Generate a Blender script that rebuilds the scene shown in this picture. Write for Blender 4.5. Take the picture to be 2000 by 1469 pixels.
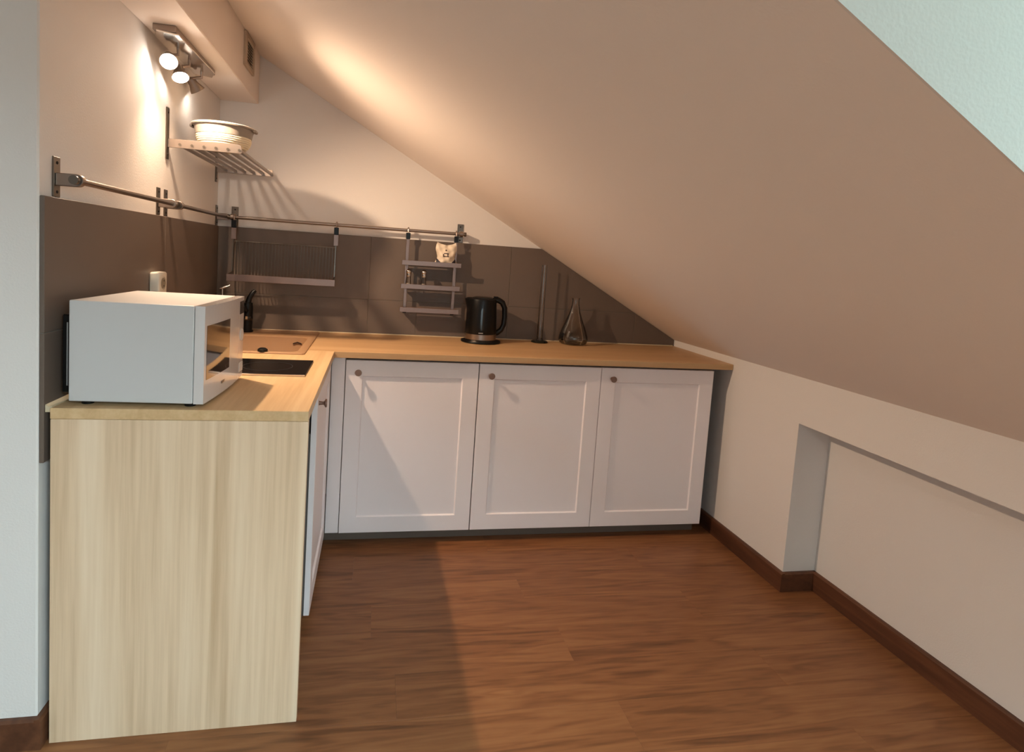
import bpy, bmesh, math, random
from mathutils import Vector, Matrix
random.seed(7)
for o in list(bpy.data.objects): bpy.data.objects.remove(o)
sc = bpy.context.scene
C = sc.collection

# ------------------------------------------------------------------ camera
W, H = 2000, 1469
FPX, PPX, PPY = 1160.41, 969.42, 606.31
cd = bpy.data.cameras.new('camera'); cam = bpy.data.objects.new('camera', cd); C.objects.link(cam)
cd.sensor_fit = 'HORIZONTAL'; cd.sensor_width = 36.0; cd.lens = FPX / W * 36.0
cd.shift_x = (W / 2 - PPX) / W; cd.shift_y = (PPY - H / 2) / W
cd.clip_start = 0.02
R = Matrix(((0.97824, -0.04844, -0.20174), (-0.19662, 0.09409, -0.97596), (0.06625, 0.99438, 0.08252)))
cam.matrix_world = Matrix.Translation((0.8064, -3.2889, 1.3392)) @ R.to_4x4()
sc.camera = cam

# ------------------------------------------------------------------ world, daylight, exposure
wd = bpy.data.worlds.new('world'); sc.world = wd; wd.use_nodes = True
bg = wd.node_tree.nodes['Background']; bg.inputs[0].default_value = (.62, .80, .86, 1); bg.inputs[1].default_value = .4
sc.view_settings.view_transform = 'Standard'; sc.view_settings.look = 'None'
sc.view_settings.exposure = 1.18; sc.view_settings.gamma = 1.0; sc.view_settings.use_curve_mapping = False
DAY_COL = (.75, 1.0, 1.09)
LAMP_COL = (1.0, .71, .475)
L1, L2, L3 = 39.0, 5.5, .8                    # watts of the three lit heads of the ceiling spotlight
def window_light(name, loc, direction, sx, sy, watts, col=DAY_COL):
    d = bpy.data.lights.new(name, 'AREA'); d.shape = 'RECTANGLE'; d.size = sx; d.size_y = sy; d.energy = watts; d.color = col
    o = bpy.data.objects.new(name, d); C.objects.link(o); o.location = loc
    z = -Vector(direction).normalized(); y = Vector((0, 1, 0)) if abs(z.y) < .9 else Vector((0, 0, 1)); x = y.cross(z).normalized(); y = z.cross(x)
    o.matrix_world = Matrix.Translation(loc) @ Matrix((x, y, z)).transposed().to_4x4()
SLOPE = math.atan(.564)
window_light('roof_window_daylight', (1.45 + .12, -3.92, 1.58 + .235), (-math.sin(SLOPE), 0, -math.cos(SLOPE)), 1.22, .84, 70.0)
window_light('dormer_window_daylight', (2.76, -3.01, 1.56), (-1, 0, 0), .98, .50, 13.5, (.60, 1.0, 1.04))
window_light('added_gable_daylight', (.60, -6.86, 1.30), (0, 1, .0001), 1.30, 1.15, 7.0)  # unseen window's light, added to brighten the cabinet doors from the front

# ------------------------------------------------------------------ helpers
def lin(c):
    return tuple((v / 255 / 12.92 if v / 255 <= .04045 else ((v / 255 + .055) / 1.055) ** 2.4) for v in c)

class N:
    def __init__(s, name):
        s.m = bpy.data.materials.new(name); s.m.use_nodes = True; s.t = s.m.node_tree
        s.b = s.t.nodes['Principled BSDF']
    def n(s, typ, **kw):
        d = s.t.nodes.new(typ)
        for k, v in kw.items():
            if k.startswith('i_'): d.inputs[k[2:].replace('_', ' ')].default_value = v
            else: setattr(d, k, v)
        return d
    def l(s, a, b): s.t.links.new(a, b)
    def math(s, op, a, b=None, clamp=False):
        d = s.t.nodes.new('ShaderNodeMath'); d.operation = op; d.use_clamp = clamp
        for i, v in enumerate((a, b)):
            if v is None: continue
            if isinstance(v, (int, float)): d.inputs[i].default_value = v
            else: s.l(v, d.inputs[i])
        return d.outputs[0]
    def mix(s, f, a, b):
        d = s.t.nodes.new('ShaderNodeMix'); d.data_type = 'RGBA'
        for i, v in ((0, f), (6, a), (7, b)):
            if isinstance(v, (int, float)): d.inputs[i].default_value = v
            elif isinstance(v, tuple): d.inputs[i].default_value = (*v[:3], 1)
            else: s.l(v, d.inputs[i])
        return d.outputs[2]

def mat(name, rgb, rough=.5, metal=0.0, noise=0.0, nscale=20, bump=0.0, bscale=60, spec=None, coat=0.0, trans=0.0, ior=1.45):
    k = N(name); b = k.b; c = lin(rgb)
    b.inputs['Base Color'].default_value = (*c, 1); b.inputs['Roughness'].default_value = rough
    b.inputs['Metallic'].default_value = metal
    if spec is not None: b.inputs['Specular IOR Level'].default_value = spec
    if coat: b.inputs['Coat Weight'].default_value = coat; b.inputs['Coat Roughness'].default_value = .05
    if trans: b.inputs['Transmission Weight'].default_value = trans; b.inputs['IOR'].default_value = ior
    co = k.n('ShaderNodeTexCoord')
    if noise:
        nz = k.n('ShaderNodeTexNoise'); nz.inputs['Scale'].default_value = nscale; nz.inputs['Detail'].default_value = 4
        k.l(co.outputs['Object'], nz.inputs['Vector'])
        dk = tuple(v * (1 - noise) for v in c); lt = tuple(min(1, v * (1 + noise)) for v in c)
        k.l(k.mix(nz.outputs['Fac'], dk, lt), b.inputs['Base Color'])
    if bump:
        nz = k.n('ShaderNodeTexNoise'); nz.inputs['Scale'].default_value = bscale; nz.inputs['Detail'].default_value = 1
        k.l(co.outputs['Object'], nz.inputs['Vector'])
        bp = k.n('ShaderNodeBump'); bp.inputs['Strength'].default_value = bump; bp.inputs['Distance'].default_value = .004
        k.l(nz.outputs['Fac'], bp.inputs['Height']); k.l(bp.outputs['Normal'], b.inputs['Normal'])
    return k.m

def wood(name, dark, mid, light, axis, rough=.4, streak=26, rnd=False, ring=2.2, contrast=(.30, .52, .74), spec=.4, stretch=.085):
    """grain running along one axis; object coordinates, per-piece offset when rnd"""
    k = N(name); co = k.n('ShaderNodeTexCoord'); v = co.outputs['Object']
    if rnd:
        oi = k.n('ShaderNodeObjectInfo'); ad = k.n('ShaderNodeVectorMath', operation='MULTIPLY_ADD')
        cmb = k.n('ShaderNodeCombineXYZ')
        for i in range(3): k.l(oi.outputs['Random'], cmb.inputs[i])
        k.l(cmb.outputs[0], ad.inputs[0]); ad.inputs[1].default_value = (37., 53., 71.); k.l(v, ad.inputs[2]); v = ad.outputs[0]
    mp = k.n('ShaderNodeMapping'); s = [1., 1., 1.]; s[axis] = stretch; mp.inputs['Scale'].default_value = s; k.l(v, mp.inputs['Vector'])
    n1 = k.n('ShaderNodeTexNoise'); n1.inputs['Scale'].default_value = ring * 3; n1.inputs['Detail'].default_value = 2; n1.inputs['Distortion'].default_value = .6
    k.l(mp.outputs[0], n1.inputs['Vector'])
    n2 = k.n('ShaderNodeTexNoise'); n2.inputs['Scale'].default_value = streak * 3; n2.inputs['Detail'].default_value = 3; n2.inputs['Roughness'].default_value = .6
    k.l(mp.outputs[0], n2.inputs['Vector'])
    # broad cathedral figure: noise folded through a sine
    sn = k.math('MULTIPLY_ADD', k.math('SINE', k.math('MULTIPLY', n1.outputs['Fac'], 34.)), .5); sn.node.inputs[2].default_value = .5
    a = k.math('ADD', k.math('MULTIPLY', n1.outputs['Fac'], .48), k.math('ADD', k.math('MULTIPLY', sn, .13), k.math('MULTIPLY', n2.outputs['Fac'], .42)))
    cr = k.n('ShaderNodeValToRGB'); e = cr.color_ramp.elements
    e[0].position, e[1].position = contrast[0], contrast[2]
    e[0].color = (*lin(dark), 1); e[1].color = (*lin(light), 1)
    x = e.new(contrast[1]); x.color = (*lin(mid), 1)
    k.l(a, cr.inputs[0]); k.l(cr.outputs[0], k.b.inputs['Base Color'])
    k.b.inputs['Roughness'].default_value = rough; k.b.inputs['Specular IOR Level'].default_value = spec
    bp = k.n('ShaderNodeBump'); bp.inputs['Strength'].default_value = .08; bp.inputs['Distance'].default_value = .002
    k.l(n2.outputs['Fac'], bp.inputs['Height']); k.l(bp.outputs[0], k.b.inputs['Normal'])
    return k.m

ORG = {}
def obj(name, bm, m, parent=None, smooth=False, kind=None, label=None, cat=None, group=None, origin=None, auto=None):
    """link a bmesh (world coordinates) as one object"""
    bmesh.ops.recalc_face_normals(bm, faces=bm.faces[:])
    if parent is not None: o0 = ORG[parent.name]
    elif origin is not None: o0 = Vector(origin)
    else:
        xs = [v.co.x for v in bm.verts]; ys = [v.co.y for v in bm.verts]; zs = [v.co.z for v in bm.verts]
        o0 = Vector(((min(xs) + max(xs)) / 2, (min(ys) + max(ys)) / 2, min(zs)))
    bmesh.ops.translate(bm, verts=bm.verts[:], vec=-o0)
    me = bpy.data.meshes.new(name)
    if smooth:
        for f in bm.faces: f.smooth = True
        for e in bm.edges:
            if len(e.link_faces) == 2 and e.calc_face_angle(0) > math.radians(auto or 38): e.smooth = False
    bm.to_mesh(me); bm.free(); me.materials.append(m)
    o = bpy.data.objects.new(name, me); C.objects.link(o)
    if parent is not None: o.parent = parent
    else: o.location = o0
    ORG[o.name] = o0
    tag(o, label, cat, group, kind)
    return o
def tag(o, label=None, cat=None, group=None, kind=None):
    if label: o['label'] = label
    if cat: o['category'] = cat
    if group: o['group'] = group
    if kind: o['kind'] = kind
    return o
def thing(name, loc, label, cat, group=None):
    o = bpy.data.objects.new(name, None); o.empty_display_size = .05; o.location = loc; C.objects.link(o)
    ORG[o.name] = Vector(loc); return tag(o, label, cat, group)
def copy_tree(o, parent=None):
    c = o.copy(); C.objects.link(c); c.parent = parent
    ORG[c.name] = ORG[o.name]
    for ch in [x for x in bpy.data.objects if x.parent == o]: copy_tree(ch, c)
    return c

def nb(): return bmesh.new()
def box(bm, x0, x1, y0, y1, z0, z1, bev=0.0, seg=2):
    r = bmesh.ops.create_cube(bm, size=1.0); vs = r['verts']
    bmesh.ops.scale(bm, vec=(abs(x1 - x0), abs(y1 - y0), abs(z1 - z0)), verts=vs)
    bmesh.ops.translate(bm, vec=((x0 + x1) / 2, (y0 + y1) / 2, (z0 + z1) / 2), verts=vs)
    if bev:
        es = list({e for v in vs for e in v.link_edges})
        bmesh.ops.bevel(bm, geom=es, offset=bev, segments=seg, affect='EDGES', profile=.5)
    return bm
def BX(*a, **k): return box(nb(), *a, **k)
def tube(bm, pts, r, seg=12, closed=False, caps=True):
    pts = [Vector(p) for p in pts]; n = len(pts)
    rr = r if isinstance(r, (list, tuple)) else [r] * n
    rings = []; up = None
    for i, p in enumerate(pts):
        if closed: d = pts[(i + 1) % n] - pts[i - 1]
        else: d = (pts[min(i + 1, n - 1)] - pts[max(i - 1, 0)])
        d.normalize()
        if up is None: up = Vector((0, 0, 1)) if abs(d.z) < .9 else Vector((1, 0, 0))
        a = (up - d * up.dot(d)).normalized(); b = d.cross(a); up = a
        rings.append([bm.verts.new(p + (a * math.cos(t) + b * math.sin(t)) * rr[i]) for t in [2 * math.pi * j / seg for j in range(seg)]])
    m = n if closed else n - 1
    for i in range(m):
        A, B = rings[i], rings[(i + 1) % n]
        for j in range(seg): bm.faces.new((A[j], A[(j + 1) % seg], B[(j + 1) % seg], B[j]))
    if caps and not closed: bm.faces.new(rings[0][::-1]); bm.faces.new(rings[-1])
    return bm
def cyl(bm, p0, p1, r0, r1=None, seg=24):
    return tube(bm, [p0, p1], [r0, r0 if r1 is None else r1], seg)
def lathe(bm, prof, c, seg=40, axis=None, close=False):
    """prof: (radius, height) list; axis: unit vector of the turning axis"""
    M = Matrix.Identity(3) if axis is None else Vector((0, 0, 1)).rotation_difference(Vector(axis)).to_matrix()
    c = Vector(c); rings = []
    for r, z in prof:
        if r < 1e-6: rings.append([bm.verts.new(c + M @ Vector((0, 0, z)))])
        else: rings.append([bm.verts.new(c + M @ Vector((r * math.cos(2 * math.pi * j / seg), r * math.sin(2 * math.pi * j / seg), z))) for j in range(seg)])
    prs = list(zip(rings, rings[1:])) + ([(rings[-1], rings[0])] if close else [])
    for A, B in prs:
        for j in range(seg):
            k = (j + 1) % seg
            if len(A) == 1 and len(B) == 1: continue
            if len(A) == 1: bm.faces.new((A[0], B[k], B[j]))
            elif len(B) == 1: bm.faces.new((A[j], A[k], B[0]))
            else: bm.faces.new((A[j], A[k], B[k], B[j]))
    return bm
def prism(bm, poly, axis, a, b, bev=0.0):
    """poly of 2-D points in the plane across axis (x:(y,z) y:(x,z) z:(x,y)), extruded a..b"""
    def P(p, t): return {0: (t, p[0], p[1]), 1: (p[0], t, p[1]), 2: (p[0], p[1], t)}[axis]
    A = [bm.verts.new(P(p, a)) for p in poly]; B = [bm.verts.new(P(p, b)) for p in poly]
    fs = [bm.faces.new(A[::-1]), bm.faces.new(B)]
    n = len(poly)
    for i in range(n): fs.append(bm.faces.new((A[i], A[(i + 1) % n], B[(i + 1) % n], B[i])))
    if bev:
        es = list({e for f in fs for e in f.edges})
        bmesh.ops.recalc_face_normals(bm, faces=fs)
        bmesh.ops.bevel(bm, geom=es, offset=bev, segments=1, affect='EDGES', profile=.5)
    return bm
def frame(bm, outer, inner, axis, front, back, mid=None):
    """rectangular ring: outer/inner = (u0,u1,v0,v1), with a chamfer from inner edge back to mid"""
    def P(u, v, t): return {0: (t, u, v), 1: (u, t, v)}[axis]
    def ring(r, t): return [bm.verts.new(P(u, v, t)) for u, v in ((r[0], r[2]), (r[1], r[2]), (r[1], r[3]), (r[0], r[3]))]
    ch = .005
    o2 = (outer[0] + .0015, outer[1] - .0015, outer[2] + .0015, outer[3] - .0015)
    s = 1 if front > back else -1
    rs = [ring(outer, back), ring(outer, front - s * .0015), ring(o2, front), ring(inner, front)]
    i2 = (inner[0] + ch, inner[1] - ch, inner[2] + ch, inner[3] - ch)
    rs.append(ring(i2, mid if mid is not None else front - s * ch)); rs.append(ring(i2, back)); rs.append(rs[0])
    for A, B in zip(rs, rs[1:]):
        for j in range(4): bm.faces.new((A[j], A[(j + 1) % 4], B[(j + 1) % 4], B[j]))
    return bm
def arc(c, r, a0, a1, n, plane='xz'):
    out = []
    for i in range(n + 1):
        t = math.radians(a0 + (a1 - a0) * i / n); u, v = r * math.cos(t), r * math.sin(t)
        out.append({'xz': (c[0] + u, c[1], c[2] + v), 'yz': (c[0], c[1] + u, c[2] + v), 'xy': (c[0] + u, c[1] + v, c[2])}[plane])
    return out

# ------------------------------------------------------------------ materials
WALL = mat('wall_paint', (226, 221, 217), .85, bump=.10, bscale=180, spec=.25)
CEIL = mat('ceiling_paint', (240, 230, 223), .9, bump=.08, bscale=160, spec=.2)
TILE = mat('grey_tile', (104, 90, 80), .5, noise=.08, nscale=5, bump=.02, bscale=300, spec=.5)
GROUT = mat('grout', (120, 111, 102), .9)
SEAL = mat('sealant', (206, 190, 160), .5)
FLOOR = wood('floor_oak', (84, 53, 32), (132, 86, 54), (154, 106, 68), 0, rough=.42, streak=20, rnd=True, ring=5.0, contrast=(.24, .50, .76), spec=.35, stretch=.10)
BASEB = wood('baseboard_wood', (70, 42, 27), (92, 56, 37), (110, 70, 46), 1, rough=.5, streak=22)
ASH_V = wood('ash_vertical', (196, 164, 130), (226, 198, 166), (240, 216, 188), 2, rough=.5, streak=22, ring=1.5, stretch=.03)
ASH_X = wood('ash_along_x', (184, 146, 104), (200, 162, 118), (210, 176, 134), 0, rough=.42, streak=26, ring=1.5, stretch=.04)
ASH_Y = wood('ash_along_y', (194, 158, 114), (212, 178, 134), (224, 194, 152), 1, rough=.42, streak=26, ring=1.5, stretch=.04)
WHITE = mat('white_lacquer', (246, 238, 239), .45, bump=.015, bscale=220, spec=.4)
CARC = mat('carcass_gap_shade', (92, 86, 82), .6)  # darkened colour stands for the shade inside the door gaps
PLINTH = mat('plinth_brown_grey', (104, 90, 80), .6, noise=.08)
STEEL = mat('brushed_steel', (158, 146, 138), .32, metal=1.0, bump=.02, bscale=400)
CHROME = mat('chrome', (214, 210, 206), .12, metal=1.0)
DSTEEL = mat('dark_steel', (120, 112, 104), .3, metal=1.0)
KNOB = mat('brushed_bronze_knob', (136, 110, 98), .4, metal=.7)
BLACKP = mat('black_plastic', (9, 9, 10), .34, spec=.3)
BLACKG = mat('black_gloss', (10, 10, 11), .12, coat=.3)
MWHITE = mat('microwave_white', (200, 198, 197), .45, bump=.02, bscale=500)
MWHITEG = mat('microwave_white_gloss', (212, 206, 204), .16, coat=.6)
MGLASS = mat('microwave_dark_glass', (34, 26, 21), .06, coat=1.0, spec=.9)
PLASTW = mat('white_plastic', (232, 224, 208), .4)
SINKM = mat('sand_composite', (168, 132, 98), .5, noise=.06, nscale=260)
def thin_glass(name, tint, refl):
    k = N(name); tr = k.n('ShaderNodeBsdfTransparent'); tr.inputs[0].default_value = (*tint, 1)
    gl = k.n('ShaderNodeBsdfGlossy'); gl.inputs['Roughness'].default_value = .015
    fr = k.n('ShaderNodeFresnel'); fr.inputs['IOR'].default_value = 1.45
    mx = k.n('ShaderNodeMixShader'); k.l(k.math('MULTIPLY', fr.outputs[0], refl, True), mx.inputs[0])
    k.l(tr.outputs[0], mx.inputs[1]); k.l(gl.outputs[0], mx.inputs[2]); k.l(mx.outputs[0], k.t.nodes['Material Output'].inputs[0]); return k.m
GLASS = thin_glass('clear_glass', (.985, .985, .98), .85)
RACK = mat('rack_steel', (146, 124, 116), .38, metal=1.0, bump=.02, bscale=400)
RINGC = mat('hob_print', (44, 44, 46), .3)
RIMW = mat('bowl_white_rim', (244, 238, 228), .35)
GLASSG = mat('green_black_glass_foot', (30, 34, 22), .05, trans=.5)
GRILLE = mat('vent_plastic', (190, 172, 152), .6)
DARK = mat('dark_void', (30, 22, 18), .9)
HANDLEG = mat('grey_print_and_glint', (150, 150, 150), .4)
NAVY = mat('navy_print', (28, 26, 48), .6)
BOWLG = mat('bowl_shade_grey', (140, 133, 126), .38)  # grey put into the upper band for its shading; handles share it
def translucent(name, rgb, f):
    k = N(name); k.b.inputs['Base Color'].default_value = (*lin(rgb), 1); k.b.inputs['Roughness'].default_value = .4
    tr = k.n('ShaderNodeBsdfTranslucent'); tr.inputs[0].default_value = (*lin(rgb), 1)
    mx = k.n('ShaderNodeMixShader'); mx.inputs[0].default_value = f
    k.l(k.b.outputs[0], mx.inputs[1]); k.l(tr.outputs[0], mx.inputs[2])
    k.l(mx.outputs[0], k.t.nodes['Material Output'].inputs[0]); return k.m
BOWLT = translucent('bowl_translucent_plastic', (226, 217, 198), .22)
def emit(name, rgb, s):
    k = N(name); k.b.inputs['Base Color'].default_value = (1, 1, 1, 1)
    k.b.inputs['Emission Color'].default_value = (*rgb, 1); k.b.inputs['Emission Strength'].default_value = s; return k.m
BULB = emit('lit_bulb', (1., .93, .82), 30.)
def panemat():
    k = N('window_pane'); tr = k.n('ShaderNodeBsdfTransparent'); gl = k.n('ShaderNodeBsdfGlossy'); gl.inputs['Roughness'].default_value = .02
    mx = k.n('ShaderNodeMixShader'); mx.inputs[0].default_value = .06
    k.l(tr.outputs[0], mx.inputs[1]); k.l(gl.outputs[0], mx.inputs[2]); k.l(mx.outputs[0], k.t.nodes['Material Output'].inputs[0]); return k.m
PANE = panemat()

# ------------------------------------------------------------------ dimensions of the place (metres)
T, TH = .899, .028                 # worktop height / thickness
DW, WL, LN = .628, .647, 1.640     # worktop depth on the back run, on the left run, length of the left run
K, ZK, MS = 2.594, .935, .564      # knee wall, its height, slope of the roof
ZT, ZJ = 1.425, 1.087              # tile top, tile joint
TT = .011
ZS, XS = 2.054, .182
YD, YE = -2.667, -6.80             # dormer cheek, room end
YC = -1.644
YN, ND, ZN, BH = -1.127, .157, .739, .083
zc = lambda x: ZK + MS * (K - x)

# ------------------------------------------------------------------ structure
def S(name, bm, m, parent=None): return obj(name, bm, m, parent, kind='structure', origin=(0, 0, 0) if parent is None else None)
floor = S('floor', BX(-1.95, 2.95, YE - .1, .1, -.12, -.008), DARK)
PW, PL = .192, 1.285
row = 0; y = .06; pm = {}
fullm = None
while y > YE:
    off = (row * .47) % 1.0 * PL; x = -1.95 - off
    while x < 2.80:
        a, b = max(x, -1.95), min(x + PL, 2.78)
        y1 = max(y - PW, YE)
        hide = (b < 0.0 and y1 > YC + .1)
        if b - a > .05 and y - y1 > .03 and not hide:
            bm = box(nb(), a + .0001, b - .0001, y1 + .0001, y - .0001, -.010, 0, .0002, 1)
            full = abs(b - a - PL) < 1e-4 and abs(y - y1 - PW) < 1e-4
            if full and fullm is not None:
                bm.free(); o = bpy.data.objects.new('plank', fullm); C.objects.link(o); o.parent = floor; o.location = ((a + b) / 2, (y + y1) / 2, -.010)
            else:
                bmesh.ops.translate(bm, verts=bm.verts[:], vec=(-(a + b) / 2, -(y + y1) / 2, .010))
                me = bpy.data.meshes.new('plank'); bm.to_mesh(me); bm.free(); me.materials.append(FLOOR)
                o = bpy.data.objects.new('plank', me); C.objects.link(o); o.parent = floor; o.location = ((a + b) / 2, (y + y1) / 2, -.010)
                if full: fullm = me
        x += PL
    y -= PW; row += 1

wall_left = S('wall_left', BX(-1.95, 0, YC, .12, -.12, 2.62, .004, 1), WALL)
wall_back = S('wall_back', BX(0, 2.95, 0, .12, -.12, 2.62), WALL)
bm = nb()                                                       # knee wall with the long shallow niche
prism(bm, [(YN, 0), (.1, 0), (.1, ZK), (YE - .1, ZK), (YE - .1, ZN), (YN, ZN)], 0, K, K + .36)
box(bm, K + ND, K + .36, YE - .1, YN + .0, 0, ZN + .0)
S('wall_right', bm, WALL)
bm = nb()                                                       # sloped ceiling, full height over the kitchenette
prism(bm, [(-.03, zc(-.03)), (K, ZK), (K + .36, ZK), (K + .36, ZK + .06), (-.03, zc(-.03) + .25)], 1, YD, .1)
YD2, RX0, RX1, RY0, RY1 = -3.35, .90, 2.00, -4.34, -3.50        # dormer's far side; opening of the roof window
def slope_piece(x0, x1, y0, y1): prism(bm, [(x0, zc(x0)), (x1, zc(x1)), (x1, zc(x1) + .25), (x0, zc(x0) + .25)], 1, y0, y1)
slope_piece(-.03, .35, YD2, YD); slope_piece(-.03, RX0, YE - .1, YD2); slope_piece(RX1, K + .3, YE - .1, YD2)
slope_piece(RX0, RX1, YE - .1, RY0); slope_piece(RX0, RX1, RY1, YD2)
S('ceiling', bm, CEIL)
S('ceiling_flat', BX(-1.95, -.03, YE - .1, YC + .05, zc(-.03), zc(-.03) + .25), CEIL)
S('ceiling_dormer', BX(.35, K + .36, YD2, YD, zc(.35), zc(.35) + .1), CEIL)
S('ceiling_soffit', BX(0, XS, YC, 0, ZS, 2.6, .003, 1), CEIL)
tri = [(K, ZK), (K + .18, ZK), (K + .18, zc(.35)), (.35, zc(.35))]
S('wall_dormer_cheek', prism(nb(), tri, 1, YD - .004, YD), WALL)
S('wall_dormer_side', prism(nb(), tri, 1, YD2, YD2 + .004), WALL)
bm = nb(); WY0, WY1, WZ0, WZ1 = -3.27, -2.75, 1.06, 2.06
for a in ((YD2, YD, ZK, WZ0), (YD2, YD, WZ1, zc(.35)), (YD2, WY0, WZ0, WZ1), (WY1, YD, WZ0, WZ1)): box(bm, K, K + .18, a[0], a[1], a[2], a[3])
S('wall_dormer_front', bm, WALL)
bm = nb()
for x0, x1, y0, y1 in ((RX0, RX0 + .05, RY0, RY1), (RX1 - .05, RX1, RY0, RY1), (RX0 + .05, RX1 - .05, RY0, RY0 + .04), (RX0 + .05, RX1 - .05, RY1 - .04, RY1)):
    prism(bm, [(x0, zc(x0) + .17), (x1, zc(x1) + .17), (x1, zc(x1) + .22), (x0, zc(x0) + .22)], 1, y0, y1)
rw = S('window_2', bm, PLASTW)
S('pane', prism(nb(), [(RX0 + .05, zc(RX0 + .05) + .193), (RX1 - .05, zc(RX1 - .05) + .193), (RX1 - .05, zc(RX1 - .05) + .197), (RX0 + .05, zc(RX0 + .05) + .197)], 1, RY0 + .04, RY1 - .04), PANE, rw)
S('wall_far', BX(-2.07, -1.95, YE, YC, -.12, 2.62), WALL)
bm = nb(); VX0, VX1, VZ0, VZ1 = -.07, 1.27, .70, 1.90
for a in ((-2.07, VX0, -.12, 2.62), (VX1, 2.95, -.12, 2.62), (VX0, VX1, -.12, VZ0), (VX0, VX1, VZ1, 2.62)): box(bm, a[0], a[1], YE - .12, YE, a[2], a[3])
S('wall_behind', bm, WALL)
w3 = S('added_gable_window', frame(nb(), (VX0, VX1, VZ0, VZ1), (VX0 + .05, VX1 - .05, VZ0 + .05, VZ1 - .05), 1, YE - .02, YE - .055), PLASTW)  # unseen window, added behind the view to carry the frontal daylight
S('pane', BX(VX0 + .05, VX1 - .05, YE - .042, YE - .038, VZ0 + .05, VZ1 - .05), PANE, w3)
win = S('window_1', frame(nb(), (WY0, WY1, WZ0, WZ1), (WY0 + .06, WY1 - .06, WZ0 + .06, WZ1 - .06), 0, K + .05, K + .12), PLASTW)
S('window_mullion', BX(K + .06, K + .11, (WY0 + WY1) / 2 - .03, (WY0 + WY1) / 2 + .03, WZ0 + .06, WZ1 - .06), PLASTW, win)
for a, b in ((WY0 + .06, (WY0 + WY1) / 2 - .03), ((WY0 + WY1) / 2 + .03, WY1 - .06)):
    S('pane', BX(K + .083, K + .087, a, b, WZ0 + .06, WZ1 - .06), PANE, win)

# baseboards
bm = nb(); t = .016
def bprof(x0, s): return [(x0, 0), (x0 + s * t, 0), (x0 + s * t, BH - .006), (x0 + s * (t - .006), BH), (x0, BH)]
prism(bm, bprof(K, -1), 1, YN - t, -.01)
prism(bm, bprof(K + ND, -1), 1, YE, YN)
prism(bm, bprof(YN, -1), 0, K - t * .0, K + ND)
S('baseboard_right', bm, BASEB)
bm = nb()
prism(bm, bprof(YC, -1), 0, -1.95, 0)
prism(bm, bprof(0, 1), 1, YC - t, YC + .12)
S('baseboard_left', bm, BASEB)

# tiles
def clip(poly, f):
    out = []
    for i, p in enumerate(poly):
        q = poly[(i + 1) % len(poly)]; fp, fq = f(p), f(q)
        if fp >= 0: out.append(p)
        if fp * fq < 0: s = fp / (fp - fq); out.append((p[0] + (q[0] - p[0]) * s, p[1] + (q[1] - p[1]) * s))
    return out
roof = lambda p: zc(p[0]) - .0015 - p[1]
g = .0011
S('grout', prism(nb(), clip([(.0, .80), (K - .002, .80), (K - .002, ZT - .001), (0, ZT - .001)], roof), 1, -TT + .0022, 0), GROUT, wall_back)
for z0, z1, js in ((ZJ, ZT, (.011, .775, 1.55, 2.325)), (.80, ZJ, (.011, .775, 1.036, 1.55, 2.325, K - .003))):
    for a, b in zip(js, js[1:]):
        p = clip([(a + g, z0 + g), (b - g, z0 + g), (b - g, z1 - (g if z1 < ZT else 0)), (a + g, z1 - (g if z1 < ZT else 0))], roof)
        if len(p) > 2: S('tile', prism(nb(), p, 1, -TT, -.001, .0008), TILE, wall_back)
S('grout', BX(0, TT - .0022, -LN + .002, 0, .759, ZT - .001), GROUT, wall_left)
for z0, z1 in ((ZJ, ZT), (.757, ZJ)):
    for a, b in ((-LN, -.79), (-.79, -.0115)):
        S('tile', prism(nb(), [(a + (g if a > -LN else 0), z0 + (g if z0 > .8 else 0)), (b - g, z0 + (g if z0 > .8 else 0)), (b - g, z1 - (g if z1 < ZT else 0)), (a + (g if a > -LN else 0), z1 - (g if z1 < ZT else 0))], 0, .0005, TT, .0012), TILE, wall_left)

# vent grille on the soffit side
v = thing('vent_grille', (XS, -.27, 2.14), 'small pale slatted air vent on the side of the ceiling box', 'vent')
vy0, vy1, vz0, vz1 = -.372, -.185, 2.140, 2.287
obj('frame', frame(nb(), (vy0, vy1, vz0, vz1), (vy0 + .028, vy1 - .022, vz0 + .02, vz1 - .02), 0, XS + .012, XS + .0005), GRILLE, v)
obj('recess_shade', BX(XS + .0005, XS + .002, vy0 + .02, vy1 - .015, vz0 + .015, vz1 - .015), DARK, v)  # dark sheet painted as the shade behind the slats
for i in range(8):
    z = vz0 + .03 + i * .0125
    bm = BX(-.0055, .0055, vy0 + .03, vy1 - .024, -.0007, .0007)
    bmesh.ops.rotate(bm, verts=bm.verts[:], cent=(0, 0, 0), matrix=Matrix.Rotation(math.radians(38), 3, 'Y'))
    bmesh.ops.translate(bm, verts=bm.verts[:], vec=(XS + .007, 0, z)); obj('slat', bm, GRILLE, v)

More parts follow.
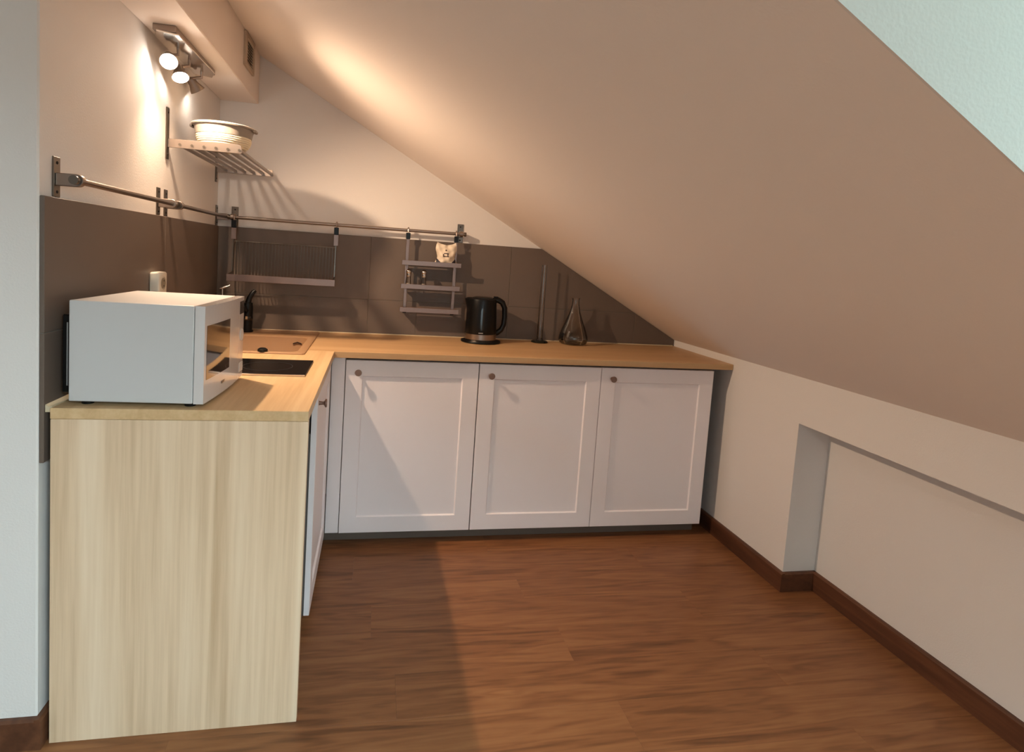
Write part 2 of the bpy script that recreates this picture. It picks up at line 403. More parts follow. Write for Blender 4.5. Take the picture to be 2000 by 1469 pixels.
# ------------------------------------------------------------------ base cabinets of the back run
YF = -.6036; ZB, ZD = .059, .859
def door_mesh(x0, x1):
    ins = (x0 + .072, x1 - .072, ZB + .074, ZD - .070)
    f = frame(nb(), (x0, x1, ZB, ZD), ins, 1, YF, YF + .020, YF + .007)
    p = BX(ins[0] + .003, ins[1] - .003, YF + .007, YF + .014, ins[2] + .003, ins[3] - .003)
    return f, p
def knob_parts(parent, c, d):
    c = Vector(c); d = Vector(d)
    k = obj('knob', lathe(nb(), [(0, 0), (.0085, 0), (.0065, .003), (.0055, .014), (.008, .018), (.0145, .021), (.0150, .024), (.0140, .0262), (0, .0268)], c, 24, d), KNOB, parent, smooth=True, label='small round dark metal knob')
    return k
XC = (.6976, 1.3020, 1.9045); DWID = .600
lab = ('white shaker base cabinet nearest the inner corner of the L-shaped counter', 'white shaker base cabinet in the middle of the three under the back worktop', 'white shaker base cabinet closest to the low knee wall')
cab = thing('base_cabinet', (XC[0], -.3, ZB), lab[0], 'cabinet', 'cabinets under the back worktop')
x0 = XC[0]; x1 = x0 + DWID
bm = nb(); box(bm, x0 + .001, x0 + .017, -.5815, -.03, ZB, T - TH - .001); box(bm, x1 - .017, x1 - .001, -.5815, -.03, ZB, T - TH - .001)
box(bm, x0 + .017, x1 - .017, -.5815, -.03, ZB, ZB + .016); box(bm, x0 + .017, x1 - .017, -.04, -.03, ZB + .016, T - TH - .001); box(bm, x0 + .017, x1 - .017, -.5815, -.04, T - TH - .017, T - TH - .001)
obj('body', bm, CARC, cab)
f, p = door_mesh(x0, x1)
dr = obj('door', f, WHITE, cab); obj('door_panel', p, WHITE, dr)
knob_parts(dr, (x0 + .0555, YF, .806), (0, -1, 0))
for i in (1, 2):
    c2 = copy_tree(cab); c2.location.x = XC[i]; c2['label'] = lab[i]
obj('filler_strip', BX(.6365, .6945, YF + .002, YF + .018, ZB + .001, T - TH - .001, .001, 1), WHITE, label='narrow white filler strip in the inner corner between the cabinets', cat='panel')

# left run: door unit under the hob plus the unit behind the wooden end panel
lc = thing('hob_cabinet', (.3, -.93, ZB), 'white base cabinet under the hob with its door facing right', 'cabinet')
bm = nb(); ya, yb = -1.226, -.630
for b_ in ((.03, .615, ya, ya + .016, ZB, .71), (.03, .615, yb - .016, yb, ZB, .71), (.03, .615, ya + .016, yb - .016, ZB, ZB + .016), (.03, .04, ya + .016, yb - .016, ZB + .016, .71)): box(bm, *b_)
obj('body', bm, CARC, lc)
ins = (ya + .072, yb - .072, ZB + .074, ZD - .07)
dr = obj('door', frame(nb(), (ya, yb, ZB, ZD), ins, 0, .6355, .6165, .6295), WHITE, lc)
obj('door_panel', BX(.622, .6285, ins[0] + .003, ins[1] - .003, ins[2] + .003, ins[3] - .003), WHITE, dr)
knob_parts(dr, (.6355, -1.176, .806), (1, 0, 0))
lc2 = thing('open_cabinet', (.3, -1.42, ZB), 'narrow open base unit tucked behind the wooden end panel', 'cabinet')
bm = nb(); ya, yb = -1.614, -1.230
for b_ in ((.03, .612, ya, ya + .016, ZB, T - TH - .001), (.03, .612, yb - .016, yb, ZB, T - TH - .04), (.03, .612, ya + .016, yb - .016, ZB, ZB + .016), (.03, .04, ya + .016, yb - .016, ZB + .016, T - TH - .04)): box(bm, *b_)
obj('body', bm, CARC, lc2)
obj('shelf', BX(.042, .59, ya + .017, yb - .017, .45, .466), CARC, lc2)
obj('plinth_board', BX(.575, 2.500, -.545, -.530, 0, ZB - .002, .001, 1), PLINTH, label='long dark brown plinth board under the three back cabinets', cat='plinth')
obj('plinth_board', BX(.560, .575, -1.61, -.530, 0, ZB - .002, .001, 1), PLINTH, label='dark plinth board under the side cabinet behind the end panel', cat='plinth')
obj('end_panel', BX(.0255, WL, -LN, -LN + .022, 0, T - TH - .0005, .0008, 1), ASH_V, label='tall pale wood-grain end panel closing the near end of the counter', cat='panel')

# ------------------------------------------------------------------ worktop
HX0, HX1, HY0, HY1 = .078, .585, -1.185, -.895      # hob cut-out
SX0, SX1, SY0, SY1 = .045, .533, -.745, -.045       # sink
wt = thing('worktop', (.32, -.8, T - TH), 'light wood-effect L-shaped worktop along the left and back walls', 'worktop')
sb = obj('slab', prism(nb(), [(.0245, -LN), (WL, -LN), (WL, -DW - .0004), (.0245, -DW - .0004)], 2, T - TH, T, .0012), ASH_Y, wt)
sb2 = obj('slab', prism(nb(), [(TT, -DW), (K - .001, -DW), (K - .001, -TT), (TT, -TT)], 2, T - TH, T, .0012), ASH_X, wt)
# openings for the bowl and the hob box are cut with booleans on the two slabs
def cutter(x0, x1, y0, y1, target):
    me = bpy.data.meshes.new('cut'); bm = BX(x0, x1, y0, y1, T - .1, T + .1)
    bmesh.ops.translate(bm, verts=bm.verts[:], vec=-ORG[wt.name]); bm.to_mesh(me); bm.free()
    c = bpy.data.objects.new('cut', me); C.objects.link(c); c.parent = wt
    md = target.modifiers.new('cut', 'BOOLEAN'); md.object = c; md.operation = 'DIFFERENCE'; md.solver = 'EXACT'
    dg = bpy.context.evaluated_depsgraph_get(); dg.update()
    nm = bpy.data.meshes.new_from_object(target.evaluated_get(dg)); target.modifiers.clear(); target.data = nm
    bpy.data.objects.remove(c)
bpy.context.view_layer.update()
cutter(HX0 + .012, HX1 - .012, HY0 + .012, HY1 - .012, sb)
cutter(SX0 + .012, SX1 - .012, SY0 + .012, SY1 - .012, sb)
cutter(SX0 + .012, SX1 - .012, SY0 + .012, SY1 - .012, sb2)
obj('sealant_bead', tube(nb(), [(.02, -TT - .001, T + .001), (K - .01, -TT - .001, T + .001)], .0035, 8), SEAL, wt)
obj('sealant_bead', prism(nb(), [(TT + .0005, T - .012), (.0242, T - .012), (.0262, T + .0012), (.018, T + .003), (TT + .0005, T + .007)], 1, -LN + .006, -.02), SEAL, wt)

# sink
sk = thing('sink', (.29, -.40, T), 'sand-coloured inset sink in the corner of the worktop', 'sink')
bx0, bx1, by0, by1, bz = .075, .497, -.712, -.26, .745
def rring(x0, x1, y0, y1, z, r, n=6):
    pts = []
    for cx, cy, a in ((x1 - r, y1 - r, 0), (x0 + r, y1 - r, 90), (x0 + r, y0 + r, 180), (x1 - r, y0 + r, 270)):
        for i in range(n + 1):
            t_ = math.radians(a + 90 * i / n); pts.append((cx + r * math.cos(t_), cy + r * math.sin(t_), z))
    return pts
def loft(bm, rings, cap0=False, cap1=False):
    vs = [[bm.verts.new(p) for p in r] for r in rings]; n = len(vs[0])
    for A, B in zip(vs, vs[1:]):
        for j in range(n): bm.faces.new((A[j], A[(j + 1) % n], B[(j + 1) % n], B[j]))
    if cap0: bm.faces.new(vs[0][::-1])
    if cap1: bm.faces.new(vs[-1])
    return bm
obj('rim', loft(nb(), [rring(SX0, SX1, SY0, SY1, T - .0005, .018), rring(SX0, SX1, SY0, SY1, T + .004, .018), rring(SX0 + .004, SX1 - .004, SY0 + .004, SY1 - .004, T + .007, .016),
    rring(bx0 - .006, bx1 + .006, by0 - .006, by1 + .006, T + .007, .042), rring(bx0, bx1, by0, by1, T + .002, .04)]), SINKM, sk, smooth=True)
obj('basin', loft(nb(), [rring(bx0, bx1, by0, by1, T + .002, .04), rring(bx0 + .006, bx1 - .006, by0 + .006, by1 - .006, bz + .03, .04), rring(bx0 + .03, bx1 - .03, by0 + .03, by1 - .03, bz, .03)], cap1=True), SINKM, sk, smooth=True)
obj('drain', lathe(nb(), [(0, .004), (.03, .004), (.042, .003), (.044, .0005)], (.28, -.48, bz), 32), STEEL, sk, smooth=True)
obj('overflow_slot', prism(nb(), [(.426, .872), (.447, .8805), (.468, .872), (.468, .868), (.447, .876), (.426, .868)], 1, by1 - .008, by1 - .002), DARK, sk)
obj('waste_knob', lathe(nb(), [(0, 0), (.020, 0), (.020, .008), (.012, .014), (0, .015)], (.366, -.726, T + .007), 24), BLACKP, sk, smooth=True)

# tap
tp = thing('kitchen_tap', (.189, -.150, T + .007), 'black mixer tap with a slanted lever behind the microwave', 'tap')
obj('body', lathe(nb(), [(0, 0), (.030, 0), (.030, .006), (.0265, .010), (.0265, .12), (.024, .145), (.0, .150)], (.189, -.150, T + .007), 32), BLACKP, tp, smooth=True)
obj('collar', lathe(nb(), [(.0268, 0), (.0275, .001), (.0275, .017), (.0268, .018)], (.189, -.150, T + .066), 32), BLACKG, tp, smooth=True)
obj('lever', tube(nb(), [(.189, -.150, T + .145), (.196, -.148, T + .175), (.212, -.142, T + .205), (.222, -.138, T + .214)], [.015, .013, .011, .009], 14), BLACKP, tp, smooth=True)
obj('spout', tube(nb(), [(.187, -.165, T + .11), (.176, -.22, T + .135), (.165, -.30, T + .150), (.158, -.36, T + .142), (.157, -.372, T + .12)], [.013, .0125, .012, .012, .012], 14), BLACKP, tp, smooth=True)
obj('badge_and_glint', BX(.186, .196, -.1785, -.1765, T + .072, T + .086), CHROME, tp)  # chrome chip placed as the highlight on the tap body
# soap pump in the corner
so = thing('soap_dispenser', (.033, -.085, T), 'soap bottle hidden behind the microwave with its bright chrome pump showing', 'soap dispenser')
so.location = (.052, -.075, T + .007); ORG[so.name] = Vector(so.location); sx, sy, sz = so.location
obj('bottle', lathe(nb(), [(0, 0), (.030, 0), (.032, .004), (.032, .125), (.026, .145), (.012, .152), (.012, .162), (0, .162)], (sx, sy, sz), 28), BLACKP, so, smooth=True)
obj('pump', tube(nb(), [(sx, sy, sz + .162), (sx, sy, sz + .205), ], .006, 14), CHROME, so, smooth=True)
obj('nozzle', tube(nb(), [(sx - .012, sy, sz + .204), (sx + .004, sy, sz + .208), (sx + .024, sy + .004, sz + .216), (sx + .034, sy + .006, sz + .222)], [.008, .008, .005, .0035], 12), CHROME, so, smooth=True)

# hob
hb = thing('hob', (.33, -1.04, T), 'narrow black glass hob set into the left worktop beside the microwave', 'hob')
obj('glass_top', BX(HX0, HX1, HY0 + .006, HY1 - .001, T + .0003, T + .006, .0015, 1), BLACKG, hb)
obj('casing', BX(HX0 + .02, HX1 - .02, HY0 + .02, HY1 - .02, T - .05, T + .0002), DARK, hb)
obj('metal_trim', BX(HX0, HX1, HY0, HY0 + .0058, T + .0003, T + .0068, .001, 1), CHROME, hb)
for cx in (.22, .44):
    obj('zone_ring', lathe(nb(), [(.084, .0), (.086, .0), (.086, .0004), (.084, .0004)], (cx, (HY0 + HY1) / 2, T + .006), 48, close=True), RINGC, hb)

# ------------------------------------------------------------------ microwave
mx0, mxb, my0, my1, mz0, mz1 = .0525, .3515, -1.6116, -1.2156, .910, 1.1704
mw = thing('microwave', (mx0, my0, T), 'white microwave oven standing on the near end of the worktop', 'microwave')
obj('body', BX(mx0, mxb - .002, my0, my1, mz0, mz1, .003, 2), MWHITE, mw)
obj('rear_gap_shade', BX(.024, mx0, -1.585, -1.26, .925, 1.13, .003, 1), BLACKP, mw)  # black block standing in for the shade in the gap behind the oven
obj('rear_gap_glint', BX(.036, .039, -1.5875, -1.5852, .945, 1.11), HANDLEG, mw)  # grey line standing in for a reflection in that gap
# door: gently bowed front
def bowed(y0, y1, z0, z1, back, front, bow, n=14):
    bm = nb(); yc_, hw = (my0 + my1) / 2, (my1 - my0) / 2
    xs = lambda y: front + bow * (1 - ((y - yc_) / hw) ** 2)
    ys = [y0 + (y1 - y0) * i / n for i in range(n + 1)]
    poly = [(xs(y), y) for y in ys] + [(back, y1), (back, y0)]
    return prism(bm, poly, 2, z0, z1), xs
cpy = -1.292
bm, xs = bowed(my0, cpy, mz0, mz1, mxb, .376, .008); dmw = obj('door', bm, MWHITEG, mw)
bm, _ = bowed(cpy + .001, my1, mz0, mz1, mxb, .376, .008); pmw = obj('control_panel', bm, MWHITEG, mw)
bm, _ = bowed(-1.597, -1.405, .972, 1.118, .372, .3766, .008); obj('window', bm, MGLASS, dmw)
bm, _ = bowed(cpy + .008, my1 - .004, 1.118, 1.158, .372, .3770, .008); obj('display', bm, BLACKG, pmw)
obj('dial', lathe(nb(), [(0, 0), (.020, 0), (.019, .004), (0, .005)], (xs(-1.254) - .001, -1.254, 1.05), 28, (1, 0, 0)), MWHITE, pmw, smooth=True)
obj('release_button', BX(xs(-1.254) - .001, xs(-1.254) + .002, -1.276, -1.232, .93, .96, .001, 1), MWHITE, pmw)
obj('badge_and_glint', BX(xs(-1.45) - .0004, xs(-1.45) + .0008, -1.478, -1.448, .938, .945), DSTEEL, dmw)
for a in (.085, .335):
    for b in (my0 + .03, my1 - .03): obj('foot', lathe(nb(), [(0, 0), (.014, 0), (.015, .0108), (0, .0108)], (a, b, T + .0002), 16), BLACKP, mw)
mw.rotation_euler.z = -.0375

# socket on the left wall
st = thing('wall_socket', (TT, -.905, 1.135), 'white surface-mounted wall socket above the microwave', 'socket')
obj('housing', BX(TT, TT + .034, -.950, -.868, 1.136, 1.218, .007, 3), PLASTW, st, smooth=True)
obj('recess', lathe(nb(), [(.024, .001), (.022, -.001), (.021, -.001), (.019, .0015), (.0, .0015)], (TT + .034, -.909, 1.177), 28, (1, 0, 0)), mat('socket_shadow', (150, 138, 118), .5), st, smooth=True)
for dz in (-.0095, .0095): obj('pin_hole', lathe(nb(), [(0, .0005), (.0028, .0005), (.0028, 0)], (TT + .0360, -.909, 1.177 + dz), 12, (1, 0, 0)), DARK, st)

# ------------------------------------------------------------------ steel rails
RZ, RO, RR = 1.472, .052, .0085
def bracket(parent, c, n, u):
    """flat wall plate with two screws and a stand-off arm; n = wall normal, u = along the wall"""
    c, n, u = Vector(c), Vector(n), Vector(u)
    def bxx(a0, a1, b0, b1, z0, z1):
        p, q = c + n * a0 + u * b0, c + n * a1 + u * b1
        return BX(min(p.x, q.x), max(p.x, q.x), min(p.y, q.y), max(p.y, q.y), z0, z1, .0012, 1)
    pl = obj('wall_plate', bxx(0, .0045, -.0165, .0165, 1.427, 1.528), DSTEEL, parent)
    prof2 = [(.0045, RZ - .016), (RO, RZ - .016)] + [(RO + .016 * math.sin(t_), RZ - .016 * math.cos(t_)) for t_ in [math.pi * i_ / 8 for i_ in range(1, 8)]] + [(RO, RZ + .016), (.0045, RZ + .016)]
    bm_ = nb()
    if abs(n.x) > .5: prism(bm_, prof2, 1, c.y - .009, c.y + .009, .0015)
    else: prism(bm_, [(-q[0], q[1]) for q in prof2], 0, c.x - .009, c.x + .009, .0015)
    obj('arm', bm_, STEEL, parent)
    for z in (1.440, 1.513): obj('screw', lathe(nb(), [(0, .002), (.0035, .0015), (.0042, 0)], c + n * .0045 + Vector((0, 0, z)), 12, n), DARK, pl)
    return pl
def rail(loc, p0, p1, brs, n, u, label):
    r = thing('wall_rail', loc, label, 'rail', 'steel hanging rails')
    obj('rod', tube(nb(), [p0, p1], RR, 16), STEEL, r, smooth=True)
    for b in brs: bracket(r, b, n, u)
    for p in (p0, p1):
        d = (Vector(p) - (Vector(p0) + Vector(p1)) / 2).normalized()
        obj('end_cap', tube(nb(), [Vector(p) - d * .004, Vector(p) + d * .008], .0115, 16), DSTEEL, r, smooth=True)
    return r
rail((0, -1.2, 1.427), (RO, -1.585, RZ), (RO, -.832, RZ), [(0, -1.568, 0), (0, -.847, 0)], (1, 0, 0), (0, 1, 0), 'long steel rail on the left wall above the microwave')
rail((0, -.4, 1.427), (RO, -.785, RZ), (RO, -.010, RZ), [(0, -.768, 0), (0, -.022, 0)], (1, 0, 0), (0, 1, 0), 'short steel rail on the left wall below the slatted shelf')
rail((.66, 0, 1.427), (.070, -RO, RZ), (1.272, -RO, RZ), [(.086, 0, 0), (1.253, 0, 0)], (0, -1, 0), (1, 0, 0), 'steel rail on the back wall holding the hanging racks')

# ------------------------------------------------------------------ slatted wall shelf and the bowl on it
sh = thing('wall_shelf', (0, -.41, 1.64), 'steel slatted wall shelf on the left wall carrying the white bowl', 'shelf')
YA, YB = -.764, -.050
for ya_, zlo, zhi in ((YA, 1.645, 1.838), (YB, 1.640, 1.838)):
    pl = obj('wall_plate', BX(0, .005, ya_ - .014, ya_ + .014, zlo, zhi, .001, 1), DSTEEL, sh)
    for z in (zlo + .018, zhi - .018): obj('screw', lathe(nb(), [(0, .002), (.0035, .0015), (.0042, 0)], (.005, ya_, z), 12, (1, 0, 0)), DARK, pl)
    a = obj('bracket_arm', prism(nb(), [(.005, 1.690), (.268, 1.690), (.273, 1.695), (.268, 1.722), (.258, 1.726), (.005, 1.722)], 1, ya_ - .003, ya_ + .003, .0008), STEEL, sh)
SLX = (.048, .091, .134, .177, .220, .262)
for x in SLX:
    rd = obj('slat_rod', tube(nb(), [(x, YA - .004, 1.703), (x, YB + .012, 1.703)], .0082, 14), STEEL, sh, smooth=True)
    obj('end_cap', tube(nb(), [(x, YA - .0052, 1.703), (x, YA - .0040, 1.703)], .0052, 12), DSTEEL, rd)

bw = thing('mixing_bowl', (.175, -.645, 1.7112), 'white ribbed bowl with its upper band shaded grey standing on the slatted shelf', 'bowl')
bc = (.173, -.632, 1.7114); r0 = .111
prof = [(0, .0), (.062, .0), (.076, .008)]
for i in range(6):
    z = .014 + i * .0082; r = .080 + .024 * (1 - (1 - (i + .5) / 6) ** 2) ** .7
    prof += [(r - .0008, z), (r + .0012, z + .0022), (r + .0012, z + .0052), (r - .0006, z + .0072)]
prof = [(r_, z_ * .88) for r_, z_ in prof]; rt = prof[-1][0]
inner = [(r - .0035, z) for r, z in prof[3:]][::-1] + [(.074, .004), (0, .004)]
obj('ribbed_base', lathe(nb(), prof + [(rt, .058)] + [(rt - .003, .058)] + inner, bc, 56), BOWLT, bw, smooth=True, auto=70)
obj('rim_band', lathe(nb(), [(rt - .003, .058), (rt + .002, .058), (r0 + .001, .090), (r0 + .009, .092), (r0 + .010, .096), (r0 - .002, .096), (rt - .003, .060)], bc, 56), BOWLG, bw, smooth=True)
obj('rim', lathe(nb(), [(r0 - .0025, .0962), (r0 + .0105, .0962), (r0 + .0108, .0985), (r0 + .006, .1002), (r0 - .001, .0995)], bc, 56, close=True), RIMW, bw, smooth=True)
for s in (-1, 1):
    bm = prism(nb(), [(bc[0] + s * (r0 + .004), -.028), (bc[0] + s * (r0 + .016), -.018), (bc[0] + s * (r0 + .016), .018), (bc[0] + s * (r0 + .004), .028)], 2, bc[2] + .085, bc[2] + .0955, .002)
    bmesh.ops.translate(bm, verts=bm.verts[:], vec=(0, bc[1], 0)); obj('handle', bm, BOWLG, bw)

# ------------------------------------------------------------------ hanging dish rack
dk = thing('dish_rack', (.35, -.1, 1.155), 'steel dish drying rack hanging from the rail over the sink', 'dish rack')
DX0, DX1, DYB, DYF = .096, .596, -.050, -.175
def hook(parent, x, zb):
    s = obj('hook', tube(nb(), [(x, -RO + .0135, RZ - .012), (x, -RO + .0135, RZ)] + arc((x, -RO, RZ), .0135, 0, 180, 8, 'yz') + [(x, -RO - .0135, RZ - .03)], .0042, 8), STEEL, parent, smooth=True)
    obj('clip', BX(x - .0115, x + .0115, -RO - .019, -RO - .006, zb, RZ - .014, .0015, 1), BLACKP, parent)
for x in (DX0, DX1):
    hook(dk, x, 1.420)
    obj('hanger_plate', BX(x - .012, x + .012, -RO - .016, -RO - .010, 1.362, 1.420, .001, 1), RACK, dk)
    obj('side_frame', prism(nb(), [(-RO - .003, 1.362), (-RO - .024, 1.362), (-RO - .034, 1.200), (DYF, 1.190), (DYF, 1.158), (-RO - .003, 1.158)], 0, x - .003, x + .003, .0006), DSTEEL, dk)
obj('front_bar', BX(DX0 - .004, DX1 + .010, DYF - .003, DYF + .003, 1.156, 1.190, .001, 1), RACK, dk)
obj('back_rod', tube(nb(), [(DX0, -RO - .012, 1.352), (DX1, -RO - .012, 1.352)], .0035, 10), DSTEEL, dk, smooth=True)
obj('bottom_rod', tube(nb(), [(DX0, -.105, 1.162), (DX1, -.105, 1.162)], .003, 10), DSTEEL, dk, smooth=True)
n = 31
for i in range(n):
    x = DX0 + .014 + (DX1 - DX0 - .028) * i / (n - 1)
    obj('wire', tube(nb(), [(x, -RO - .0155, 1.352), (x, -RO - .020, 1.215), (x, -RO - .034, 1.172), (x, -RO - .06, 1.165), (x, DYF + .006, 1.172)], .0016, 6), DSTEEL, dk, smooth=True)

# ------------------------------------------------------------------ hanging spice rack
sr = thing('spice_rack', (1.1, -.08, 1.05), 'three-tier steel spice rack hanging at the right end of the rail', 'rack')
PX0, PX1 = .967, 1.226
for x in (PX0, PX1):
    hook(sr, x, 1.425)
    obj('side_rail', BX(x - .0085, x + .0085, -RO - .013, -RO - .009, 1.040, 1.430, .001, 1), RACK, sr)
    obj('end_stop', BX(x - .010, x + .010, -RO - .012, -.020, 1.028, 1.040, .002, 1), BLACKP, sr)
for zz in (1.301, 1.176, 1.051):
    s = obj('shelf', BX(.944, 1.250, -.112, -.042, zz - .010, zz - .0075, .0004, 1), RACK, sr)
    obj('front_lip', BX(.940, 1.254, -.115, -.112, zz - .013, zz + .012, .0008, 1), RACK, s)
    obj('back_rod', tube(nb(), [(.944, -.045, zz + .006), (1.250, -.045, zz + .006)], .003, 8), RACK, s, smooth=True)

def shaker(x, label):
    z0 = 1.176 - .0073
    t_ = thing('spice_jar', (x, -.085, z0), label, 'jar', 'jars on the spice rack')
    obj('glass', lathe(nb(), [(0, .0), (.015, .0), (.016, .002), (.0135, .03), (.011, .062), (.0095, .062), (.012, .03), (.0135, .004), (0, .004)], (x, -.085, z0), 24), GLASS, t_, smooth=True)
    obj('lid', lathe(nb(), [(.0115, .058), (.0125, .062), (.0125, .074)] + [(.0145 * math.cos(math.radians(a)), .083 + .0145 * math.sin(math.radians(a))) for a in range(-30, 90, 12)] + [(0, .0975)], (x, -.085, z0), 24), CHROME, t_, smooth=True)
    obj('contents', lathe(nb(), [(0, .0045), (.0128, .0045), (.0123, .022), (0, .023)], (x, -.085, z0), 20), mat('spice_grain', (178, 160, 140), .9), t_)
shaker(.979, 'small glass jar with steel top at the left end of the middle rack shelf')
shaker(1.060, 'small glass jar with steel top standing right of its twin on the rack')

# crumpled printed bag
def bag_mat():
    k = N('printed_bag'); co = k.n('ShaderNodeTexCoord'); sp = k.n('ShaderNodeSeparateXYZ'); k.l(co.outputs['Object'], sp.inputs[0])
    X, Z = sp.outputs[0], sp.outputs[2]
    def rect(x0, x1, z0, z1):
        a = k.math('MULTIPLY', k.math('GREATER_THAN', X, x0), k.math('LESS_THAN', X, x1))
        return k.math('MULTIPLY', a, k.math('MULTIPLY', k.math('GREATER_THAN', Z, z0), k.math('LESS_THAN', Z, z1)))
    marks = [rect(-.014, .012, .0640, .0690), rect(-.019, .014, .0480, .0535), rect(-.019, -.013, .0480, .0640), rect(-.0065, .002, .080, .0875), rect(.004, .010, .0535, .0640)]
    s = marks[0]
    for q in marks[1:]: s = k.math('MAXIMUM', s, q)
    nz = k.n('ShaderNodeTexNoise'); nz.inputs['Scale'].default_value = 30; k.l(co.outputs['Object'], nz.inputs[0])
    base = k.mix(nz.outputs['Fac'], lin((206, 186, 160)), lin((240, 228, 210)))
    c1 = k.mix(s, base, lin((62, 44, 44)))
    # dark blue corners at the foot
    ax = k.math('ABSOLUTE', X); tri = k.math('GREATER_THAN', k.math('SUBTRACT', ax, k.math('MULTIPLY', Z, .95)), .012)
    tri = k.math('MULTIPLY', tri, k.math('LESS_THAN', ax, .052))
    k.l(k.mix(tri, c1, lin((26, 22, 40))), k.b.inputs['Base Color']); k.b.inputs['Roughness'].default_value = .55
    return k.m
bm = nb(); nx, nz_ = 14, 16; random.seed(11)
def bagpt(u, v, s):
    # u -1..1 across, v 0..1 up
    wv = .056 - .006 * v + .006 * math.sin(3.1 * v * 3 + 1); x = u * wv
    if v > .8: x *= 1 + .10 * (v - .8) / .2 * (1 if abs(u) > .5 else -.3)
    z = v * (.118 + (.010 * abs(u) ** 3 if v > .5 else 0) - (.006 * (1 - abs(u)) * v if v > .8 else 0))
    th = .030 * (1 - abs(u) ** 3) * (math.sin(math.pi * min(1, v * .92 + .12)) ** .6) * (1 - .72 * max(0, v - .45) / .55)
    y = s * th + .003 * math.sin(9 * u + 7 * v) + .0025 * math.sin(17 * v - 5 * u)
    return (1.173 + x, -.080 + y, 1.2945 + z)
for s in (-1, 1):
    gr = [[bm.verts.new(bagpt(-1 + 2 * i / nx, j / nz_, s)) for i in range(nx + 1)] for j in range(nz_ + 1)]
    for j in range(nz_):
        for i in range(nx): bm.faces.new((gr[j][i], gr[j][i + 1], gr[j + 1][i + 1], gr[j + 1][i]))
bmesh.ops.remove_doubles(bm, verts=bm.verts[:], dist=.0012)
bmesh.ops.holes_fill(bm, edges=bm.edges[:], sides=200)
bag = obj('paper_bag', bm, bag_mat(), smooth=True, auto=80, label='small crumpled cream bag with dark printed marks on the top rack shelf', cat='bag', origin=(1.173, -.080, 1.2945))

# ------------------------------------------------------------------ kettle
kx, ky = 1.376, -.150; kz = T + .0003
kt = thing('kettle', (kx, ky, T), 'black electric kettle on its round base beside the spice rack', 'kettle')
obj('power_base', lathe(nb(), [(0, 0), (.104, 0), (.108, .004), (.106, .011), (.085, .016), (0, .017)], (kx + .002, ky - .005, kz), 48), BLACKP, kt, smooth=True)
obj('steel_band', lathe(nb(), [(.070, .018), (.0845, .018), (.0845, .047), (.080, .047)], (kx, ky, kz), 48), STEEL, kt, smooth=True)
bm = lathe(nb(), [(.0835, .047), (.0845, .050), (.083, .10), (.079, .18), (.076, .222), (.074, .232), (.060, .238), (0, .241)], (kx, ky, kz), 48)
for v_ in bm.verts:                                             # pull out the pouring lip on the left
    h = (v_.co.z - kz - .17) / .06
    d = Vector((v_.co.x - kx, v_.co.y - ky)); a = math.atan2(d.y, -d.x)
    if h > 0 and abs(a) < .5 and d.length > .05: v_.co.x -= .020 * min(1, h) * math.cos(a * math.pi)**2 if abs(a) < .5 else 0
obj('body', bm, BLACKP, kt, smooth=True)
obj('lid', lathe(nb(), [(.0, .247), (.045, .245), (.058, .240), (.058, .236)], (kx + .004, ky, kz), 40), BLACKG, kt, smooth=True)
obj('handle', tube(nb(), [(kx + .060, ky, kz + .232), (kx + .088, ky, kz + .230), (kx + .110, ky, kz + .218), (kx + .124, ky, kz + .190), (kx + .127, ky, kz + .14), (kx + .124, ky, kz + .098), (kx + .112, ky, kz + .070), (kx + .090, ky, kz + .052), (kx + .070, ky, kz + .048)], [.014, .0155, .0155, .0145, .0135, .0135, .0145, .015, .014], 14), BLACKP, kt, smooth=True)
wx, a0 = kx, -math.pi / 2 - .10
bm = nb(); pts = []
for j in range(9):
    z = .070 + .118 * j / 8; rr = .0845 - .006 * (z - .05) / .17 * 1.0 + .0004; hw = .115 * (1 if 0 < j < 8 else .6)
    pts.append([bm.verts.new((kx + rr * math.cos(a0 + hw * q), ky + rr * math.sin(a0 + hw * q), kz + z)) for q in (-1, -.5, 0, .5, 1)])
for A, B in zip(pts, pts[1:]):
    for q in range(4): bm.faces.new((A[q], A[q + 1], B[q + 1], B[q]))
bmesh.ops.solidify(bm, geom=bm.faces[:], thickness=-.0012)
obj('water_window', bm, mat('smoked_window', (58, 54, 50), .12, coat=.5), kt, smooth=True)
bb = nb(); box(bb, kx - .026, kx - .002, ky - .0860, ky - .0835, kz + .054, kz + .059); obj('badge_and_glint', bb, HANDLEG, kt)
obj('switch', BX(kx + .060, kx + .085, ky - .008, ky + .008, kz + .243, kz + .250, .002, 1), BLACKG, kt)

# ------------------------------------------------------------------ glassware
vx, vy = 1.728, -.082
vs = thing('bud_vase', (vx, vy, T), 'tall slim clear glass vase with a dark foot between kettle and flask', 'vase')
obj('tube', lathe(nb(), [(0, .012), (.020, .012), (.0175, .03), (.0165, .15), (.0150, .30), (.0140, .437), (.0120, .437), (.0130, .30), (.0145, .15), (.0155, .03), (.012, .020), (0, .020)], (vx, vy, T), 32), GLASS, vs, smooth=True)
obj('foot', lathe(nb(), [(0, .0004), (.046, .0004), (.048, .004), (.042, .010), (.018, .0122), (0, .0122)], (vx, vy, T), 36), GLASSG, vs, smooth=True)
cx_, cy_ = 1.920, -.098
ca = thing('glass_flask', (cx_, cy_, T), 'pear-shaped clear glass flask on the back worktop near the roof slope', 'flask')
op = [(0, .0005), (.060, .0005), (.076, .008), (.083, .026), (.081, .045), (.068, .085), (.048, .135), (.030, .185), (.0215, .225), (.020, .250), (.0235, .262)]
inn = [(r - .0022, z) for r, z in op[2:]][::-1]
obj('vessel', lathe(nb(), op + inn + [(.058, .004), (0, .004)], (cx_, cy_, T), 48), GLASS, ca, smooth=True)

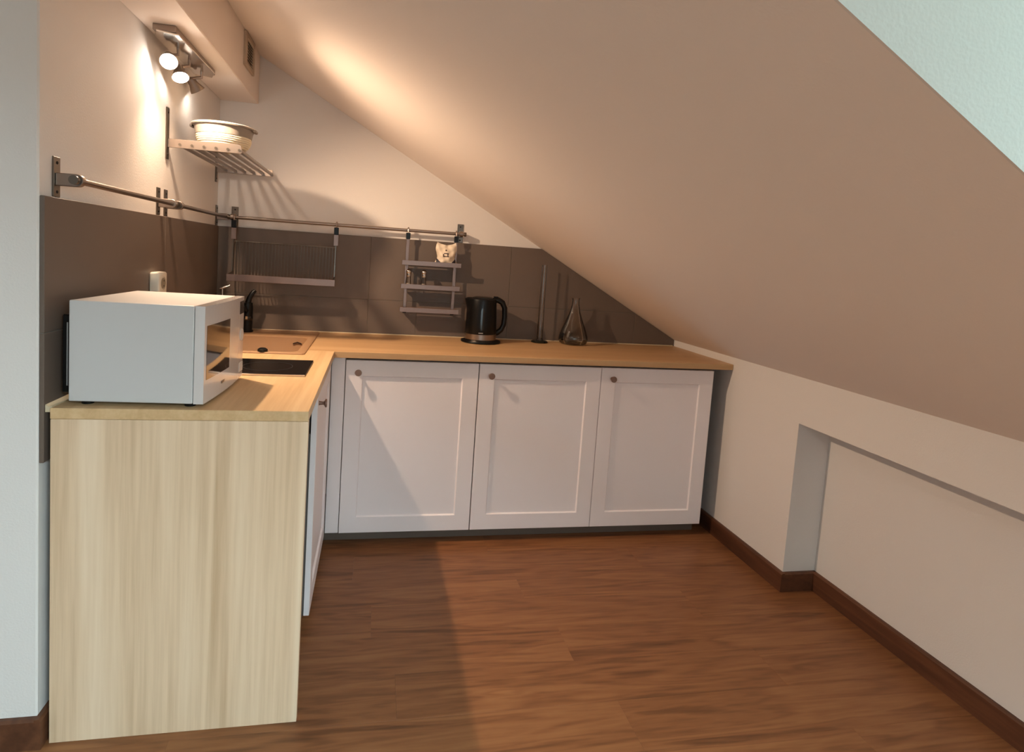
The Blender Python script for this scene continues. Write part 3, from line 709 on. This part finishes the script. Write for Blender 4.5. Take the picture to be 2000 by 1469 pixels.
# ------------------------------------------------------------------ ceiling spotlight under the soffit
lp = thing('spotlight', (.075, -.79, ZS), 'chrome three-head ceiling spotlight under the box in the corner, lit', 'lamp')
pc, ps = Vector((.074, -.792, 0)), .035
bm = BX(pc.x - .036, pc.x + .036, pc.y - .250, pc.y + .250, ZS - .022, ZS - .0003, .002, 1)
obj('mounting_plate', bm, STEEL, lp)
obj('glass_trim', prism(nb(), [(pc.x - .046, pc.y - .20), (pc.x - .02, pc.y - .262), (pc.x + .042, pc.y - .235), (pc.x + .046, pc.y + .20), (pc.x + .02, pc.y + .268), (pc.x - .042, pc.y + .235)], 2, ZS - .028, ZS - .0225, .001), CHROME, lp)
def head(bulb, axis, joint, beam, spot, blend, power):
    b, a, j = Vector(bulb), Vector(axis).normalized(), Vector(joint)
    back = b - a * .052
    arm = obj('arm', tube(nb(), [j, j + Vector((0, 0, -.022)), back - a * .004], .006, 12), STEEL, lp, smooth=True)
    cup = obj('shade', lathe(nb(), [(0, -.056), (.014, -.056), (.017, -.050), (.018, -.034), (.0265, -.014), (.030, -.004), (.0285, -.004), (.025, -.014), (.0165, -.032), (0, -.034)], b, 32, a), STEEL, lp, smooth=True)
    obj('bulb', lathe(nb(), [(0, -.030), (.014, -.030), (.022, -.014), (.0235, -.006), (.016, -.002), (0, 0)], b, 32, a), BULB, cup, smooth=True)
    knob = obj('pivot_knob', tube(nb(), [back + Vector((.0, .010, 0)), back + Vector((.006, .036, .004))], .008, 12), STEEL, lp, smooth=True)
    ld = bpy.data.lights.new('bulb_light', 'SPOT'); ld.energy = power; ld.color = LAMP_COL; ld.shadow_soft_size = .016
    ld.spot_size = math.radians(spot); ld.spot_blend = blend
    lo = bpy.data.objects.new('bulb_light', ld); C.objects.link(lo); lo.parent = lp
    lo.location = b + a * .018 - ORG[lp.name]; lo.rotation_euler = Vector(beam).normalized().to_track_quat('-Z', 'Y').to_euler()
head((.055, -.930, 1.962), (.25, -.75, -.60), (.070, -.880, ZS - .028), (.68, .13, -.72), 142, 1.0, L1)
head((.056, -.800, 1.942), (.30, -.42, -.85), (.070, -.750, ZS - .028), (.46, -.78, -.43), 122, 1.0, L2)
head((.052, -.560, 1.955), (.45, .45, -.77), (.074, -.600, ZS - .028), (.45, .45, -.77), 112, 1.0, L3)
